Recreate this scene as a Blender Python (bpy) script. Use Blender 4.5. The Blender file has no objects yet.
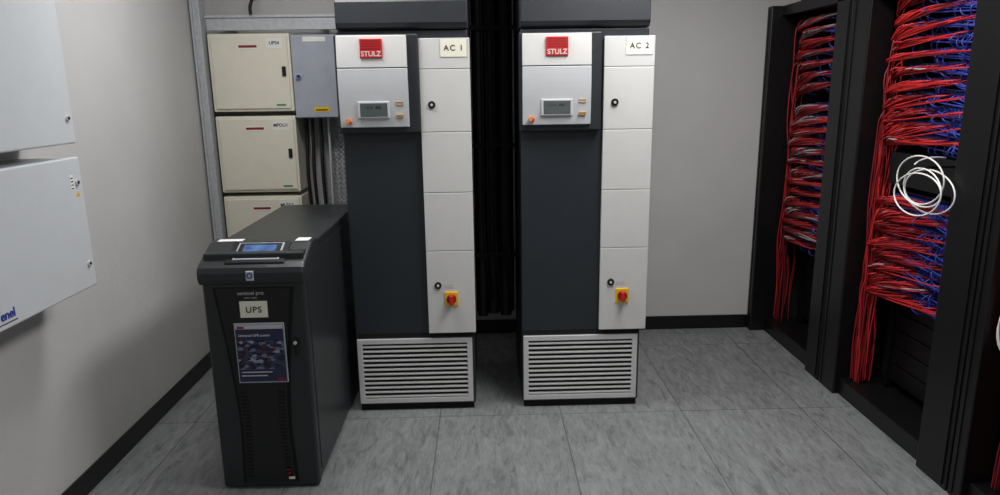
import bpy, bmesh, math, random
from mathutils import Vector, Matrix
random.seed(7)
scene=bpy.context.scene
scene.view_settings.view_transform='Standard'
COL=scene.collection

# ---------------- materials ----------------
def s2l(c):
    return tuple(((x/255)/12.92 if x/255<=0.04045 else ((x/255+0.055)/1.055)**2.4) for x in c)
def mat(name,rgb,rough=0.5,metal=0.0,noise=0.06,scale=12,bump=0.0,bscale=300,emit=0,coat=0):
    m=bpy.data.materials.new(name); m.use_nodes=True
    nt=m.node_tree; b=nt.nodes['Principled BSDF']
    c=s2l(rgb)
    tc=nt.nodes.new('ShaderNodeTexCoord'); n=nt.nodes.new('ShaderNodeTexNoise')
    n.inputs['Scale'].default_value=scale; n.inputs['Detail'].default_value=4
    nt.links.new(tc.outputs['Object'],n.inputs['Vector'])
    r=nt.nodes.new('ShaderNodeValToRGB')
    r.color_ramp.elements[0].position=0.3; r.color_ramp.elements[1].position=0.7
    r.color_ramp.elements[0].color=tuple(x*(1-noise) for x in c)+(1,)
    r.color_ramp.elements[1].color=tuple(min(1,x*(1+noise)) for x in c)+(1,)
    nt.links.new(n.outputs['Fac'],r.inputs['Fac']); nt.links.new(r.outputs['Color'],b.inputs['Base Color'])
    b.inputs['Roughness'].default_value=rough; b.inputs['Metallic'].default_value=metal
    b.inputs['Coat Weight'].default_value=coat
    if emit:
        nt.links.new(r.outputs['Color'],b.inputs['Emission Color']); b.inputs['Emission Strength'].default_value=emit
    if bump:
        n2=nt.nodes.new('ShaderNodeTexNoise'); n2.inputs['Scale'].default_value=bscale
        nt.links.new(tc.outputs['Object'],n2.inputs['Vector'])
        bp=nt.nodes.new('ShaderNodeBump'); bp.inputs['Strength'].default_value=bump; bp.inputs['Distance'].default_value=0.002
        nt.links.new(n2.outputs['Fac'],bp.inputs['Height']); nt.links.new(bp.outputs['Normal'],b.inputs['Normal'])
    return m
M={}
M['wall']=mat('wall_paint',(199,198,197),0.75,noise=0.035,scale=2.5,bump=0.25,bscale=90)
M['ceil']=mat('ceiling_paint',(200,200,200),0.9)
M['base']=mat('black_skirting',(14,14,16),0.35)
M['slate']=mat('slate_powdercoat',(37,43,49),0.45,noise=0.05,bump=0.15,bscale=500)
M['slate2']=mat('slate_dark',(36,40,46),0.5)
M['char']=mat('charcoal_powdercoat',(40,43,45),0.36,bump=0.2,bscale=600)
M['char2']=mat('charcoal_dark_plastic',(18,19,21),0.38)
M['black']=mat('black_metal',(9,9,11),0.42,noise=0.1)
M['matblack']=mat('matte_black',(6,6,7),0.85)
M['rubber']=mat('black_rubber',(7,7,8),0.6)
M['white']=mat('offwhite_powdercoat',(211,211,209),0.4,noise=0.02)
M['lgrey']=mat('light_grey_plastic',(196,199,202),0.4,noise=0.02)
M['encl']=mat('enclosure_lightgrey',(208,212,216),0.4,noise=0.02,bump=0.1,bscale=700)
M['cream']=mat('cream_enamel',(232,227,210),0.4,noise=0.02)
M['bluegrey']=mat('bluegrey_enamel',(168,173,184),0.45)
M['galv']=mat('galvanised_steel',(192,195,199),0.45,metal=0.2,noise=0.1,scale=40)
M['alu']=mat('anodised_aluminium',(216,216,216),0.4,metal=0.2,noise=0.03,scale=60)
M['red']=mat('red_print',(205,30,25),0.5)
M['reddk']=mat('dark_red_print',(140,30,35),0.5)
M['yellow']=mat('yellow_plastic',(235,190,20),0.4)
M['gold']=mat('gold_print',(222,170,80),0.4)
M['orange']=mat('orange_print',(225,140,60),0.5)
M['green']=mat('green_print',(60,150,80),0.5)
M['blue']=mat('blue_print',(40,60,150),0.5)
M['paper']=mat('white_paper',(238,238,232),0.6,noise=0.02)
M['labelc']=mat('cream_label_tape',(240,238,220),0.5,noise=0.02)
M['ink']=mat('black_ink',(10,10,10),0.6)
M['lcd']=mat('lcd_glass',(84,93,92),0.15,noise=0.05)
M['screen']=mat('touch_screen',(84,112,160),0.12,noise=0.45,scale=25,emit=0.06)
M['redcab']=mat('red_cable',(192,36,38),0.42,noise=0.2,scale=9)
M['redcab_shade']=mat('shaded_red_cable',(126,22,28),0.45,noise=0.2,scale=9)  # same red cable with the rack interior's shade put into its colour
M['bluecab']=mat('blue_cable',(52,66,155),0.4,noise=0.25,scale=15)
M['greycab']=mat('grey_cable',(165,168,172),0.4)
M['labstrip']=mat('port_label_strip',(110,114,130),0.5)
M['whitecab']=mat('white_cable',(235,235,232),0.4)
M['leafblue']=mat('leaflet_navy',(46,48,82),0.3,noise=0.1)
M['lamp']=mat('lamp_diffuser',(255,255,252),0.5,emit=3.0)
def leaf_mat():
    m=bpy.data.materials.new('leaflet_photo_print'); m.use_nodes=True; nt=m.node_tree; b=nt.nodes['Principled BSDF']
    tc=nt.nodes.new('ShaderNodeTexCoord'); mp=nt.nodes.new('ShaderNodeMapping'); mp.inputs['Rotation'].default_value=(0,.5,0); mp.inputs['Scale'].default_value=(1,1,1.6)
    v=nt.nodes.new('ShaderNodeTexVoronoi'); v.inputs['Scale'].default_value=55
    nt.links.new(tc.outputs['Object'],mp.inputs[0]); nt.links.new(mp.outputs[0],v.inputs['Vector'])
    s=nt.nodes.new('ShaderNodeSeparateColor'); nt.links.new(v.outputs['Color'],s.inputs[0])
    r=nt.nodes.new('ShaderNodeValToRGB'); r.color_ramp.interpolation='CONSTANT'
    cols=[(0,(30,34,60)),(.25,(60,66,92)),(.45,(110,120,146)),(.62,(88,50,58)),(.72,(40,44,66)),(.88,(150,156,172))]
    r.color_ramp.elements[0].color=s2l(cols[0][1])+(1,); r.color_ramp.elements[1].position=cols[1][0]; r.color_ramp.elements[1].color=s2l(cols[1][1])+(1,)
    for pz,c in cols[2:]:
        e=r.color_ramp.elements.new(pz); e.color=s2l(c)+(1,)
    nt.links.new(s.outputs[0],r.inputs['Fac']); nt.links.new(r.outputs['Color'],b.inputs['Base Color']); b.inputs['Roughness'].default_value=.25
    return m
M['leaf']=leaf_mat()

def floor_mat():
    m=bpy.data.materials.new('streaked_vinyl_tile'); m.use_nodes=True; nt=m.node_tree; b=nt.nodes['Principled BSDF']
    N=nt.nodes.new; L=nt.links.new
    tc=N('ShaderNodeTexCoord'); sep=N('ShaderNodeSeparateXYZ'); L(tc.outputs['Object'],sep.inputs[0])
    def ma(op,a,bv=None,c=None):
        n=N('ShaderNodeMath'); n.operation=op
        for i,v in enumerate((a,bv,c)):
            if v is None: continue
            if isinstance(v,(int,float)): n.inputs[i].default_value=v
            else: L(v,n.inputs[i])
        return n.outputs[0]
    ux=ma('DIVIDE',ma('ADD',sep.outputs[0],-0.37+6.1),0.61)
    uy=ma('DIVIDE',ma('ADD',sep.outputs[1],-3.2+9.1),0.91)
    fx=ma('FRACT',ux); fy=ma('FRACT',uy); ix=ma('FLOOR',ux); iy=ma('FLOOR',uy)
    comb=N('ShaderNodeCombineXYZ'); L(ix,comb.inputs[0]); L(iy,comb.inputs[1])
    wn=N('ShaderNodeTexWhiteNoise'); L(comb.outputs[0],wn.inputs['Vector'])
    off=ma('MULTIPLY',wn.outputs['Value'],37.0)
    def streak(sx,sy,detail,dist):
        c2=N('ShaderNodeCombineXYZ'); L(ma('ADD',ma('MULTIPLY',sep.outputs[0],sx),off),c2.inputs[0]); L(ma('MULTIPLY',sep.outputs[1],sy),c2.inputs[1])
        n1=N('ShaderNodeTexNoise'); n1.inputs['Scale'].default_value=1.0; n1.inputs['Detail'].default_value=detail; n1.inputs['Roughness'].default_value=0.68; n1.inputs['Distortion'].default_value=dist
        L(c2.outputs[0],n1.inputs['Vector']); return n1.outputs['Fac']
    s1=streak(50,9,9,1.4); s2=streak(14,4,6,1.8)
    fac=ma('ADD',ma('MULTIPLY',s1,.5),ma('MULTIPLY',s2,.5))
    n2=N('ShaderNodeTexNoise'); n2.inputs['Scale'].default_value=2.2; L(tc.outputs['Object'],n2.inputs['Vector'])
    r=N('ShaderNodeValToRGB'); L(fac,r.inputs['Fac'])
    r.color_ramp.elements[0].position=0.38; r.color_ramp.elements[0].color=s2l((97,99,101))+(1,)
    r.color_ramp.elements[1].position=0.62; r.color_ramp.elements[1].color=s2l((143,145,145))+(1,)
    e=r.color_ramp.elements.new(0.47); e.color=s2l((121,123,124))+(1,)
    v=ma('ADD',ma('MULTIPLY',wn.outputs['Value'],0.12),ma('ADD',ma('MULTIPLY',n2.outputs['Fac'],0.25),0.83))
    ex=ma('LESS_THAN',ma('MINIMUM',fx,ma('SUBTRACT',1.0,fx)),0.0045)
    ey=ma('LESS_THAN',ma('MINIMUM',fy,ma('SUBTRACT',1.0,fy)),0.0030)
    seam=ma('SUBTRACT',1.0,ma('MULTIPLY',ma('MAXIMUM',ex,ey),0.55))
    v=ma('MULTIPLY',v,seam)
    vm=N('ShaderNodeVectorMath'); vm.operation='SCALE'; L(r.outputs['Color'],vm.inputs[0]); L(v,vm.inputs['Scale'])
    L(vm.outputs[0],b.inputs['Base Color'])
    b.inputs['Roughness'].default_value=0.42
    return m
M['floor']=floor_mat()

# ---------------- helpers ----------------
def group(name,loc):
    e=bpy.data.objects.new(name,None); e.location=loc; e.empty_display_size=0.1; COL.objects.link(e)
    return e
def link(o,parent):
    COL.objects.link(o)
    if parent is not None:
        o.parent=parent; o.matrix_parent_inverse=Matrix.Translation(parent.location).inverted()
    return o
def mesh_obj(name,bm,m,parent=None,bevel=0,seg=2):
    me=bpy.data.meshes.new(name); bm.normal_update(); bm.to_mesh(me); bm.free()
    me.materials.append(M[m])
    o=bpy.data.objects.new(name,me); link(o,parent)
    if bevel:
        md=o.modifiers.new('bevel','BEVEL'); md.width=bevel; md.segments=seg; md.limit_method='ANGLE'; md.angle_limit=math.radians(40)
    return o
def addbox(bm,x0,x1,y0,y1,z0,z1):
    vs=[bm.verts.new((x,y,z)) for x in (x0,x1) for y in (y0,y1) for z in (z0,z1)]
    for f in ((0,1,3,2),(4,6,7,5),(0,4,5,1),(2,3,7,6),(0,2,6,4),(1,5,7,3)):
        bm.faces.new([vs[i] for i in f])
def box(name,x0,x1,y0,y1,z0,z1,m,parent=None,bevel=0,seg=2):
    bm=bmesh.new(); addbox(bm,min(x0,x1),max(x0,x1),min(y0,y1),max(y0,y1),min(z0,z1),max(z0,z1))
    return mesh_obj(name,bm,m,parent,bevel,seg)
def boxes(name,lst,m,parent=None,bevel=0):
    bm=bmesh.new()
    for b in lst: addbox(bm,*b)
    return mesh_obj(name,bm,m,parent,bevel)
def prism(name,pts,axis,a0,a1,m,parent=None,bevel=0,seg=2):
    bm=bmesh.new()
    def P(p,a):
        return {'x':(a,p[0],p[1]),'y':(p[0],a,p[1]),'z':(p[0],p[1],a)}[axis]
    A=[bm.verts.new(P(p,a0)) for p in pts]; B=[bm.verts.new(P(p,a1)) for p in pts]
    n=len(pts); bm.faces.new(A); bm.faces.new(B[::-1])
    for i in range(n): bm.faces.new((A[i],B[i],B[(i+1)%n],A[(i+1)%n]))
    bmesh.ops.recalc_face_normals(bm,faces=bm.faces)
    return mesh_obj(name,bm,m,parent,bevel,seg)
def cyl(name,c,axis,r,d,m,parent=None,n=24):
    bm=bmesh.new(); bmesh.ops.create_cone(bm,cap_ends=True,segments=n,radius1=r,radius2=r,depth=d)
    rot={'x':Matrix.Rotation(math.pi/2,4,'Y'),'y':Matrix.Rotation(math.pi/2,4,'X'),'z':Matrix.Identity(4)}[axis]
    bmesh.ops.transform(bm,matrix=Matrix.Translation(c)@rot,verts=bm.verts)
    return mesh_obj(name,bm,m,parent)
def text(name,s,loc,size,m,parent,rot=(math.pi/2,0,0),align='CENTER',depth=0.0004,bold=0.0,sp=1.0):
    cu=bpy.data.curves.new(name,'FONT'); cu.body=s; cu.size=size; cu.align_x=align; cu.align_y='CENTER'; cu.extrude=depth; cu.offset=bold; cu.space_character=sp
    cu.materials.append(M[m]); o=bpy.data.objects.new(name,cu); o.location=loc; o.rotation_euler=rot; link(o,parent); return o
def tubes(name,paths,r,m,parent=None,res=4,bres=1,cyclic=False):
    cu=bpy.data.curves.new(name,'CURVE'); cu.dimensions='3D'; cu.bevel_depth=r; cu.bevel_resolution=bres; cu.resolution_u=res; cu.use_fill_caps=True
    for pts in paths:
        s=cu.splines.new('NURBS'); s.points.add(len(pts)-1)
        for i,p in enumerate(pts): s.points[i].co=(p[0],p[1],p[2],1)
        s.order_u=min(4,len(pts)); s.use_endpoint_u=not cyclic; s.use_cyclic_u=cyclic
    cu.materials.append(M[m]); o=bpy.data.objects.new(name,cu); link(o,parent); return o
ROTX=(math.pi/2,0,math.pi/2)

# ---------------- room ----------------
XL,XR,YF,YB,H=-1.66,2.95,-1.6,4.42,2.75
box('floor',XL-.1,XR+.1,YF-.1,YB+.1,-.1,0,'floor')
box('ceiling',XL-.1,XR+.1,YF-.1,YB+.1,H,H+.1,'ceil')
box('wall_back',XL-.1,XR+.1,YB,YB+.1,0,H,'wall')
box('wall_left',XL-.1,XL,YF-.1,YB,0,H,'wall')
box('wall_right',XR,XR+.1,YF-.1,YB,0,H,'wall')
box('wall_front',XL,XR,YF-.1,YF,0,H,'wall')
box('baseboard_back',XL,XR,YB-.012,YB,0,.092,'base',bevel=.003)
box('baseboard_left',XL,XL+.012,YF,YB-.012,0,.095,'base',bevel=.003)

# ---------------- air conditioners ----------------
def ac(name,x0,num,ds=0):
    g=group(name,(x0+.3,3.6,0)); x1=x0+.595; yf=3.29; yb=3.95
    box('cabinet_body',x0,x1,yf,yb,.03,1.868,'slate',g,.006)
    box('plinth',x0+.008,x1-.008,yf+.004,yb,0,.03,'matblack',g)
    box('plenum',x0-.002,x1+.002,yf+.0,yb,1.872,2.40,'slate2',g,.006)
    prism('plenum_fascia',[(yf,1.874),(yf-.016,1.879),(yf-.028,1.900),(yf-.024,1.99),(yf-.010,2.012),(yf,2.015)],'x',x0+.002,x1-.002,'slate2',g,.003)
    box('plenum_strip',x0+.002,x1-.002,yf-.010,yf,2.02,2.40,'slate2',g,.004)
    dx0,dx1=x0-.008,x0+.37
    box('display_backing',dx0,dx1,yf-.045,yf,1.410,1.850,'slate2',g,.006)
    fx0,fx1=dx0+.014,dx1-.05
    def face(nm,z0,z1,m):
        pr=[(yf-.045,z0)]
        for i in range(9):
            t=i/8; z=z0+(z1-z0)*t
            pr.append((yf-.062-.012*math.sin(math.pi*((z-1.43)/(1.845-1.43))),z))
        pr.append((yf-.045,z1))
        prism(nm,pr,'x',fx0,fx1,m,g,.003)
    face('display_face_lower',1.438,1.700,'lgrey'); face('display_face_upper',1.703,1.844,'white')
    cx=(fx0+fx1)/2; yy=yf-.077
    box('logo_plate',cx-.050,cx+.050,yy-.001,yy+.01,1.745,1.828,'red',g,.002)
    text('logo_text','STULZ',(cx,yy-.002,1.762),.031,'white',g,bold=.0006)
    boxes('logo_mark',[(cx-.043,cx+.043,yy-.0022,yy,1.783+i*.011,1.788+i*.011) for i in range(4)],'reddk',g)
    box('lcd_bezel',cx-.072,cx+.072,yy-.001,yy+.012,1.480,1.554,'lgrey',g,.003)
    box('lcd_screen',cx-.062,cx+.062,yy-.003,yy+.01,1.487,1.547,'lcd',g,.002)
    text('lcd_text','21.4   45%',(cx,yy-.0035,1.528),.016,'ink',g)
    cyl('status_button',(fx0+.040,yy+.008,1.466),'y',.012,.02,'orange',g); cyl('status_button_core',(fx0+.048,yy+.003,1.461),'y',.006,.02,'red',g)
    def ring(nm,a0,a1,c0,c1,w,m):
        boxes(nm,[(a0,a1,yy+.002,yy+.010,c0,c0+w),(a0,a1,yy+.002,yy+.010,c1-w,c1),(a0,a0+w,yy+.002,yy+.010,c0,c1),(a1-w,a1,yy+.002,yy+.010,c0,c1)],m,g)
    ring('button_outline_upper',fx1-.056,fx1-.024,1.538,1.552,.0018,'gold')
    ring('button_outline_lower',fx1-.056,fx1-.024,1.482,1.494,.0018,'gold')
    box('seam_line',fx0+.002,fx1-.002,yy+.006,yy+.020,1.699,1.704,'slate2',g)
    wx0,wx1=x0+.370+ds,x0+.603+ds; yd=yf-.028
    zs=[.42,.84,1.125,1.41,1.695,1.832]
    box('control_door_core',wx0+.004,wx1-.004,yd+.006,yf,.424,1.829,'lgrey',g)
    for i in range(len(zs)-1):
        box('control_door_segment_%d'%(i+1),wx0,wx1,yd,yd+.02,zs[i]+.0010,zs[i+1]-.0010,'white',g,.0025)
    lx=x0+.530+ds
    box('id_label',lx-.060,lx+.060,yd-.0025,yd,1.748,1.828,'labelc',g)
    box('id_label_shadow',lx-.0615,lx+.0615,yd-.0015,yd,1.7465,1.8295,'bluegrey',g)  # grey rim stands in for the label's slight shadow
    text('id_text','AC %d'%num,(lx,yd-.003,1.786),.035,'ink',g,sp=1.25,bold=.0004)
    for zz in (1.535,.668):
        cyl('lock_ring',(wx0+.053,yd-.003,zz),'y',.017,.008,'black',g); cyl('lock_core',(wx0+.053,yd-.008,zz),'y',.006,.006,'alu',g)
    sx=x0+.487+ds*.5; sz=.600
    box('switch_plate',sx-.033,sx+.033,yd-.008,yd,sz-.038,sz+.036,'yellow',g,.004)
    cyl('switch_collar',(sx,yd-.012,sz),'y',.024,.012,'reddk',g)
    box('switch_handle',sx-.010,sx+.010,yd-.04,yd-.012,sz-.024,sz+.024,'red',g,.005)
    box('switch_note',sx-.03,sx+.01,yd-.001,yd,sz+.055,sz+.075,'lgrey',g)
    gx0,gx1,gz0,gz1=x0+.006,x1-.012,.043,.388; t=.026
    boxes('grille_frame',[(gx0,gx1,yf-.012,yf,gz0,gz0+t),(gx0,gx1,yf-.012,yf,gz1-t,gz1),(gx0,gx0+t,yf-.012,yf,gz0+t,gz1-t),(gx1-t,gx1,yf-.012,yf,gz0+t,gz1-t)],'alu',g,.002)
    box('grille_shade_sheet',gx0+.01,gx1-.01,yf-.0015,yf-.0005,gz0+.01,gz1-.01,'matblack',g)  # black sheet on the solid cabinet, painted shade behind the louvres
    n=12; bm=bmesh.new(); pz=(gz1-gz0-2*t)/n
    for i in range(n):
        zc=gz0+t+pz*(i+.5)
        A=[(gx0+t,yf-.011,zc-.0070),(gx0+t,yf-.002,zc+.0005),(gx0+t,yf-.002,zc+.0025),(gx0+t,yf-.011,zc-.0005)]
        va=[bm.verts.new(p) for p in A]; vb=[bm.verts.new((gx1-t,p[1],p[2])) for p in A]
        bm.faces.new(va); bm.faces.new(vb[::-1])
        for k in range(4): bm.faces.new((va[k],vb[k],vb[(k+1)%4],va[(k+1)%4]))
    bmesh.ops.recalc_face_normals(bm,faces=bm.faces)
    mesh_obj('grille_louvres',bm,'alu',g)
    box('lower_gap_strip',x0+.004,x1-.002,yf-.002,yf,.394,.416,'matblack',g)
    return g
ac('precision_air_conditioner',-.655,1)
ac('precision_air_conditioner.001',.180,2,.014)

g=group('insulated_pipe_riser',(.06,3.8,0))
for i,(x,y,r) in enumerate([(-.015,3.75,.03),(.045,3.80,.035),(.115,3.76,.032),(.015,3.95,.03),(.09,3.98,.035)]):
    cyl('pipe_%d'%i,(x,y,1.37),'z',r,2.04,'rubber',g)
boxes('pipe_brackets',[(-.055,.175,3.70,3.72,z,z+.02) for z in (.7,1.3,1.9)],'matblack',g)
box('gap_shade_sheet',-.055,.175,4.03,4.05,.28,2.40,'matblack',g)  # black sheet added behind the pipes to stand in for the gap's shade
tubes('riser_wires',[[(x,3.72,2.3),(x+.01,3.7,1.4),(x-.01,3.69,.9),(x+.02,3.7,.55),(x+.03,3.8,.33),(x+.02,4.0,.30)] for x in (0,.02,.06,.10,.13)],.006,'rubber',g)

# ---------------- UPS ----------------
g=group('uninterruptible_power_supply',(-.9,3.15,0))
ux0,ux1,uf,ub=-1.097,-.702,2.604,3.76
box('base_feet',ux0+.02,ux1-.02,uf+.03,ub-.03,0,.02,'matblack',g)
box('cabinet',ux0+.004,ux1-.004,uf+.02,ub,.014,.995,'char',g,.006)
box('side_panel',ux1-.006,ux1-.001,uf+.05,ub-.03,.05,.955,'char',g,.002)
box('front_bezel',ux0,ux1,uf-.01,uf+.03,.006,.885,'char',g,.012,3)
def hz(y):
    return .962+(y-(uf+.004))*(.052/.125)
prism('control_hood',[(uf-.016,.878),(uf-.026,.90),(uf-.026,.927),(uf-.018,.947),(uf+.004,.962),(uf+.129,1.014),(uf+.20,1.016),(uf+.25,1.004),(uf+.26,.885)],'x',ux0-.010,ux1+.006,'char',g,.010,3)
box('top_panel',ux0+.0,ux1-.0,uf+.245,ub,.98,1.0,'char',g,.006)
def hw(z): 
    t=(.87-z)/.84
    return .145-.055*math.sin(min(1,t*1.25)*math.pi/2)+.012*max(0,t-.7)/.3
xc=(ux0+ux1)/2
zz=[.03+(.865-.03)*i/20 for i in range(21)]
pts=[(xc-hw(z)-.012,z) for z in zz]+[(xc+hw(z)+.012,z) for z in reversed(zz)]
prism('door_recess',pts,'y',uf-.013,uf-.008,'matblack',g)
pts=[(xc-hw(z),z) for z in zz]+[(xc+hw(z),z) for z in reversed(zz)]
prism('door_spine',pts,'y',uf-.018,uf-.012,'char2',g,.002)
for sgn in (-1,1):
    L=[]
    for i in range(24):
        z=.06+i*.016
        a=xc+sgn*(hw(z)-.035); b=xc+sgn*(hw(z)-.008)
        L.append((min(a,b),max(a,b),uf-.0195,uf-.016,z,z+.008))
    boxes('vent_slots_%s'%('l' if sgn<0 else 'r'),L,'matblack',g)
text('brand_text','sentinel pro',(xc-.01,uf-.019,.845),.021,'lgrey',g)
text('brand_text_small','power supply',(xc-.01,uf-.019,.827),.009,'lgrey',g)
box('id_label',-.955,-.849,uf-.021,uf-.018,.747,.813,'labelc',g)
text('id_text','UPS',(-.902,uf-.0215,.778),.034,'ink',g,sp=1.15,bold=.0004)
box('leaflet_pocket',-.985,-.79,uf-.024,uf-.018,.475,.725,'bluegrey',g,.002)
box('leaflet_cover',-.980,-.795,uf-.026,uf-.023,.482,.700,'leafblue',g)
box('leaflet_photo',-.978,-.797,uf-.0275,uf-.0255,.535,.655,'leaf',g)
box('leaflet_header',-.978,-.797,uf-.0275,uf-.0255,.702,.716,'lgrey',g)
text('leaflet_title','Universal UPS system',(-.97,uf-.027,.675),.014,'paper',g,align='LEFT')
boxes('leaflet_lines',[(-.97,-.85,uf-.0275,uf-.0255,.520,.524),(-.97,-.87,uf-.0275,uf-.0255,.505,.509)],'lgrey',g)
boxes('leaflet_red_tag',[(-.972,-.945,uf-.0285,uf-.0265,.704,.713),(-.83,-.80,uf-.0275,uf-.0255,.487,.497)],'reddk',g)
cyl('lock_ring',(-.752,uf-.018,.64),'y',.014,.01,'black',g); cyl('lock_core',(-.752,uf-.024,.64),'y',.007,.006,'alu',g)
box('lock_handle',-.758,-.746,uf-.022,uf-.012,.585,.63,'matblack',g,.002)
box('power_sticker',-.918,-.888,uf-.0285,uf-.018,.897,.935,'lgrey',g,.002)
text('power_icon','O',(-.903,uf-.0290,.916),.030,'blue',g,bold=.001)
box('brand_badge',-.83,-.815,uf-.0195,uf-.017,.055,.10,'reddk',g); box('brand_badge_lower',-.825,-.800,uf-.0195,uf-.017,.045,.055,'paper',g)
def onhood(nm,x0,x1,y0,y1,lift,th,m,bev=.003):
    prism(nm,[(y0,hz(y0)+lift),(y1,hz(y1)+lift),(y1,hz(y1)+lift+th),(y0,hz(y0)+lift+th)],'x',x0,x1,m,g,bev)
onhood('screen_bezel',-1.005,-.775,uf-.004,uf+.128,-.004,.010,'char2',.005)
onhood('screen_frame',-.978,-.798,uf+.010,uf+.114,.005,.004,'bluegrey',.002)
onhood('screen_glass',-.971,-.805,uf+.016,uf+.108,.008,.0025,'char2',.001)
onhood('screen_lit_area',-.952,-.824,uf+.032,uf+.096,.0102,.001,'screen',0)
boxes('warning_stickers',[(-1.08,-.98,uf+.145,uf+.185,1.0155,1.0175),(-.765,-.712,uf+.135,uf+.195,1.0155,1.0175)],'paper',g)

# ---------------- left wall enclosures ----------------
def encl(name,z0,z1):
    g=group(name,(-1.56,2.1,z0)); xf=-1.462; y0,y1=1.72,2.545
    box('enclosure_body',XL,xf-.02,y0+.004,y1-.004,z0+.004,z1-.004,'encl',g,.004)
    box('enclosure_door',xf-.022,xf,y0,y1,z0,z1,'encl',g,.006)
    for zz in (z0+.09,z1-.09):
        cyl('latch_ring',(xf+.002,y1-.035,zz),'x',.011,.006,'alu',g); cyl('latch_core',(xf+.006,y1-.035,zz),'x',.005,.004,'black',g)
    box('rating_label',xf,xf+.0008,y1-.075,y1-.055,z1-.115,z1-.06,'paper',g)
    boxes('rating_lines',[(xf,xf+.0012,y1-.072,y1-.058,z1-.11+i*.012,z1-.106+i*.012) for i in range(4)],'ink',g)
    prism('warning_triangle',[(y1-.05,z1-.14),(y1-.028,z1-.14),(y1-.039,z1-.12)],'x',xf,xf+.001,'yellow',g)
    text('maker_text','enel',(xf+.001,2.050,z0+.044),.040,'blue',g,rot=ROTX,bold=.001)
    boxes('maker_underline',[(xf,xf+.001,1.94,2.09,z0+.018,z0+.021)],'ink',g)
encl('wall_mounted_enclosure',.905,1.385)
encl('wall_mounted_enclosure.001',1.432,2.06)

# ---------------- back-left breaker panels ----------------
g=group('mounting_strut',(-1.62,4.2,0))
box('strut_channel',XL+.013,-1.600,4.17,4.235,0,2.35,'galv',g,.003)
box('strut_lip',XL+.013,XL+.024,4.155,4.17,0,2.35,'galv',g)
g=group('mounting_rail',(-1.2,4.24,1.95))
box('rail_channel',-1.59,-.83,4.225,4.26,1.955,2.04,'galv',g,.003)
box('rail_lip',-1.59,-.83,4.215,4.225,2.025,2.04,'galv',g)
boxes('rail_standoffs',[(-1.5,-1.47,4.26,4.41,1.96,2.03),(-.95,-.92,4.26,4.41,1.96,2.03)],'galv',g)
def breaker(name,z0,z1,tag):
    g=group(name,(-1.35,4.25,z0)); x0,x1=-1.585,-1.112
    box('panel_case',x0,x1,4.205,4.405,z0,z1,'cream',g,.006)
    box('panel_door',x0+.018,x1-.014,4.196,4.206,z0+.016,z1-.016,'cream',g,.004)
    box('door_latch',x1-.052,x1-.030,4.185,4.197,(z0+z1)/2-.02,(z0+z1)/2+.035,'black',g,.003)
    zt=z1-.075
    box('red_label',x0+.175,x0+.29,4.1945,4.196,zt-.012,zt+.016,'paper',g); box('red_label_band',x0+.18,x0+.285,4.1935,4.1945,zt-.004,zt+.010,'reddk',g)
    box('id_label',x1-.135,x1-.040,4.1945,4.196,zt-.008,zt+.047,'paper',g); text('id_text',tag,(x1-.087,4.194,zt+.02),.027,'ink',g,bold=.0005)
    box('maker_tag',x1-.10,x1-.045,4.1945,4.196,z0+.032,z0+.042,'green',g)
breaker('distribution_board',1.492,1.935,'UPS4')
breaker('distribution_board.001',1.010,1.465,'MPDU1')
breaker('distribution_board.002',.52,.985,'MLTCS')
g=group('isolator_box',(-.97,4.27,1.45))
box('case',-1.102,-.842,4.19,4.405,1.45,1.925,'bluegrey',g,.006)
box('lid',-1.100,-.844,4.180,4.192,1.454,1.921,'bluegrey',g,.004)
box('name_label',-1.03,-.90,4.178,4.180,1.885,1.912,'paper',g)
box('warning_label',-.99,-.90,4.178,4.180,1.485,1.515,'yellow',g); box('warning_text',-.98,-.91,4.177,4.178,1.493,1.500,'ink',g)
cyl('knob_plate',(-1.065,4.176,1.69),'y',.018,.01,'galv',g); cyl('knob',(-1.065,4.168,1.69),'y',.011,.02,'blue',g)
g=group('perforated_cable_tray',(-.90,4.38,.1))
L=[]
for k in range(7): L.append((-1.0+k*.03,-.994+k*.03+.004,4.385,4.389,.1,1.44))
for k in range(44): L.append((-1.0,-.81,4.385,4.389,.1+k*.03,.112+k*.03))
L+= [(-1.004,-1.0,4.36,4.389,.1,1.44),(-.81,-.806,4.36,4.389,.1,1.44)]
boxes('tray_mesh',L,'galv',g)
boxes('tray_brackets',[(-.95,-.90,4.389,4.408,z,z+.03) for z in (.3,1.2)],'galv',g)
g=group('power_cable_bundle',(-1.06,4.3,.02))
tubes('black_cables',[[(-1.07+x,4.29,1.45),(-1.07+x,4.29,1.3),(-1.085+x*1.1,4.27,1.1),(-1.06+x,4.28,.8),(-1.07+x,4.3,.1),(-1.07+x,4.3,.01)] for x in (0,.035,.085)],.011,'rubber',g,bres=3)
tubes('white_cables',[[(-1.05+x,4.31,1.45),(-1.05+x,4.31,1.1),(-1.07+x,4.31,.5),(-1.06+x,4.31,.01)] for x in (0,.055,.11)],.008,'lgrey',g)
g=group('ceiling_drop_cable',(-1.32,4.2,2.04))
tubes('drop_cable',[[(-1.32,4.205,2.04),(-1.33,4.2,2.1),(-1.27,4.22,2.14),(-1.30,4.28,2.3),(-1.3,4.3,2.74)]],.010,'rubber',g)

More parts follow.
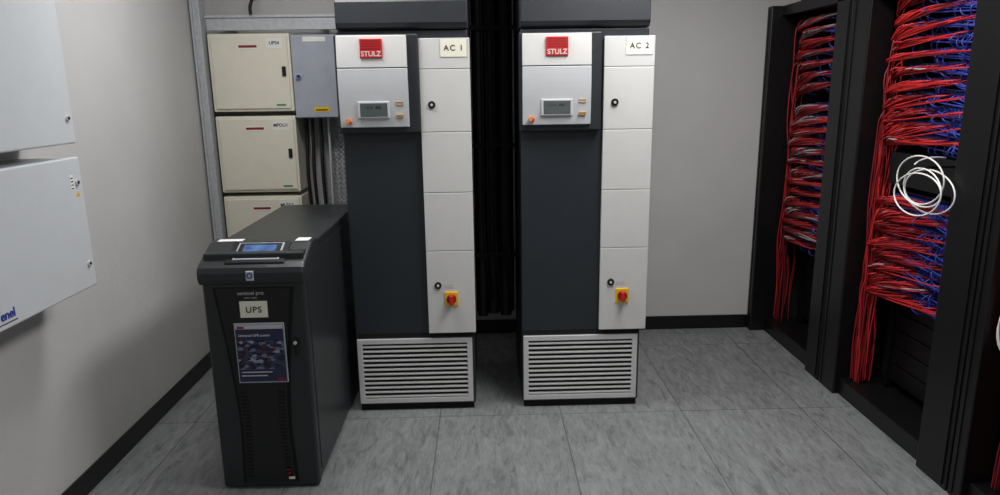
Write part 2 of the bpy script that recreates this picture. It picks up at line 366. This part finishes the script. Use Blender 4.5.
# ---------------- racks ----------------
def lerp(a,b,t): return a+(b-a)*t
def rack(name,y0,y1,o0,o1,zones,nb=26,farx=1.83,shelf=None,greys=.03,splits=(.45,.45),pin=.16):
    g=group(name,(2.3,(y0+y1)/2,0)); X=1.83; HT=2.07
    box('post_near',X,X+.12,y0,o0,0,HT,'black',g,.006)
    box('post_far',farx,X+.12,o1,y1,0,HT,'black',g,.006)
    box('post_rib_near',X-.006,X,y0+.02,y0+.03,0.02,HT-.02,'black',g); box('post_rib_far',farx-.004,farx,y1-.03,y1-.02,.02,HT-.02,'black',g)
    box('plinth',X+.03,2.80,o0,o1,0,.09,'black',g,.004)
    box('top_frame',X,2.80,y0,y1,HT-.06,HT,'black',g,.004)
    box('side_near',X+.12,2.80,y0,y0+.02,0,HT-.06,'matblack',g); box('side_far',X+.12,2.80,y1-.02,y1,0,HT-.06,'matblack',g)
    box('back_panel',2.78,2.80,y0+.02,y1-.02,0,HT-.06,'matblack',g)
    box('equipment_fill',2.07,2.75,o0+.02,o1-.02,.12,HT-.08,'matblack',g)
    box('rail_near',2.03,2.06,o0+.02,o0+.05,.1,HT-.06,'black',g); box('rail_far',2.03,2.06,o1-.13,o1-.10,.1,HT-.06,'black',g)
    boxes('blank_units',[(2.05,2.072,o0+.05,o1-.13,.14+i*.09,.14+i*.09+.084) for i in range(5)],'black',g)
    if shelf:
        box('cable_shelf',1.93,2.07,o0+.03,o1-.12,shelf[0],shelf[1],'black',g,.003)
    PN=[];PL=[];LB=[];RD=[];RD2=[];BL=[];GR=[]
    ya,yb=o0+.03,o1-.13
    step=.062
    for zi,(z0,z1) in enumerate(zones):
        z=z1-.02
        while z>z0:
            PN.append((2.015,2.065,ya,yb,z-.022,z+.022))
            yb2=o1-.05+random.uniform(-.015,.015); xb=random.uniform(1.885,1.925); droop=random.uniform(.015,.06)
            sp=splits[zi]+random.uniform(-.12,.12)
            for k in range(24):
                t=(k+.5)/24
                yk=lerp(ya+.01,yb-.01,t)
                LB.append((2.012,2.016,yk-.008,yk+.008,z+.014,z+.020))
                PL.append((1.960,2.016,yk-.0080,yk+.0080,z-.013,z+.013))
                for row in (0,1):
                  zp=z+(-.006 if row else .006)
                  if random.random()<(.74 if t>sp else pin):
                    xo=random.uniform(1.880,1.935); ye=yb2+random.uniform(-.010,.010); j=random.uniform(-.010,.010)
                    p=[(1.965,yk,zp),(xo+.03,yk,zp-.002),(xo+.01,yk+.03,zp-.006),(xo,lerp(yk,ye,.35),z-droop*.4+j),(xb,lerp(yk,ye,.7),z-droop+j*.7),(xb+.01,ye,z-droop-.008+j),(1.95,ye+.02,z-droop-.03)]
                    q=random.random()
                    (GR if q<greys else (RD if q<.62 else RD2)).append(p)
                  elif random.random()<.6:
                    ye=o0+.02+random.random()*.03; xo=random.uniform(1.92,1.95)
                    if random.random()<.6:
                        d=random.uniform(-.05,.05)
                        BL.append([(1.965,yk,zp),(xo,yk,zp-.003),(xo-.02,yk+d*.3,zp-.030),(xo,yk+d,zp-.055),(1.97,yk+d,zp-.058)])
                    else:
                        BL.append([(1.965,yk,zp),(xo,yk,zp-.005),(xo-.02,lerp(yk,ye,.5),zp-.03),(xo+.01,ye+.01,zp-.04),(1.99,ye,zp-.07)])
            z-=step
    boxes('patch_panels',PN,'matblack',g); boxes('port_plugs',PL,'bluecab',g); boxes('port_labels',LB,'labstrip',g)
    zt=zones[0][1]
    for i in range(nb):
        y=o1-.018-random.random()*.07; x=random.uniform(1.90,1.98)
        zb=random.uniform(.09,.12); tp=random.uniform(.7,zt)
        z=tp; p=[(x+.08,y,z+.02)]
        while z>zb+.1:
            p.append((x+random.uniform(-.015,.015),min(o1-.008,y+random.uniform(-.022,.022)),z)); z-=random.uniform(.09,.16)
        p.append((x,y,zb))
        (RD if random.random()<.3 else RD2).append(p)
    if RD: tubes('red_patch_cables',RD,.0030,'redcab',g,res=4,bres=1)
    if RD2: tubes('shaded_red_patch_cables',RD2,.0030,'redcab_shade',g,res=4,bres=1)
    if BL: tubes('blue_patch_cables',BL,.0030,'bluecab',g,res=3,bres=1)
    if GR: tubes('grey_patch_cables',GR,.0034,'greycab',g,res=4,bres=1)
    return g
rack('server_rack',3.525,4.41,3.68,4.345,[(1.56,2.0),(.62,1.50)],nb=12,farx=1.765,greys=.16,splits=(.30,.22),pin=.32)
rack('server_rack.001',2.44,3.515,2.635,3.355,[(1.34,2.0),(.60,1.10)],nb=34,shelf=(1.14,1.29),greys=.01,splits=(.58,.45),pin=.2)
gr=rack('server_rack.002',1.40,2.43,1.55,2.36,[(1.34,2.0),(.60,1.10)],nb=16,greys=.1)
tubes('white_hanging_cables',[[(1.95,2.20,.95),(1.88,2.28,.90),(1.86,2.33+d,.80),(1.86,2.34-d,.70),(1.88,2.31,.60),(1.95,2.28,.64)] for d in (-.012,.008)],.003,'whitecab',gr,bres=2)
g=group('overhead_cable_riser',(2.0,4.1,2.07))
tubes('riser_cables',[[(1.9+random.uniform(-.03,.2),4.0+i*.035,2.07),(1.9,4.0+i*.035,2.2),(1.95,4.0+i*.035,2.5),(2.0,4.05+i*.03,2.74)] for i in range(10)],.012,'rubber',g,bres=2)
coil=[]
cx,cy,cz=1.80,2.775,1.180
N=64
for i in range(N):
    t=i/N*2*math.pi*4
    r=.112+.024*math.sin(t*.75+1)+.012*math.sin(t*1.25)
    coil.append((cx+.02*math.sin(t*.25),cy+.02*math.sin(t*.5)+r*1.35*math.cos(t),cz+r*.80*math.sin(t)+.018*math.sin(t*.5+1)))
g=group('coiled_network_cable',(1.80,2.775,1.18))
tubes('cable_loops',[coil],.0033,'whitecab',g,res=4,bres=2,cyclic=True)
tubes('cable_tail',[[(1.80,2.84,1.27),(1.84,2.86,1.305),(1.93,2.87,1.298),(1.95,2.87,1.292)]],.0033,'whitecab',g)
box('hanging_hook',1.79,1.93,2.765,2.78,1.262,1.272,'black',g,.002)

# ---------------- lights ----------------
def lum(name,x,y,sx,sy,power):
    g=group(name,(x,y,H))
    box('housing',x-sx/2-.02,x+sx/2+.02,y-sy/2-.02,y+sy/2+.02,H-.05,H,'white',g,.004)
    box('diffuser',x-sx/2,x+sx/2,y-sy/2,y+sy/2,H-.056,H-.048,'lamp',g)
    ld=bpy.data.lights.new(name+'_light','AREA'); ld.shape='RECTANGLE'; ld.size=sx; ld.size_y=sy; ld.energy=power; ld.color=(1,.99,.98)
    o=bpy.data.objects.new('tube_light',ld); o.location=(x,y,H-.065); link(o,g)
lum('ceiling_light_panel',.9,2.5,.6,1.2,38)
lum('ceiling_light_panel.001',-.75,2.95,.6,.6,18)
lum('added_fill_light',.3,-.3,1.2,.6,7)  # unseen fill panel added behind the camera to soften the lighting
w=bpy.data.worlds.new('world'); scene.world=w; w.use_nodes=True
w.node_tree.nodes['Background'].inputs[0].default_value=(.5,.52,.55,1); w.node_tree.nodes['Background'].inputs[1].default_value=.05

# ---------------- camera ----------------
f=690; p=math.radians(12.9); yaw=math.radians(1.3); roll=math.radians(0.8)
F=Vector((math.sin(yaw)*math.cos(p),math.cos(yaw)*math.cos(p),-math.sin(p)))
R0=F.cross(Vector((0,0,1))).normalized(); U0=R0.cross(F)
R=R0*math.cos(roll)-U0*math.sin(roll); U=U0*math.cos(roll)+R0*math.sin(roll)
cd=bpy.data.cameras.new('camera'); cd.sensor_width=36; cd.lens=36*f/1000; cd.clip_start=.05
co=bpy.data.objects.new('camera',cd); COL.objects.link(co)
m3=Matrix((R,U,-F)).transposed(); mw=m3.to_4x4(); mw.translation=Vector((0,0,1.6)); co.matrix_world=mw
scene.camera=co
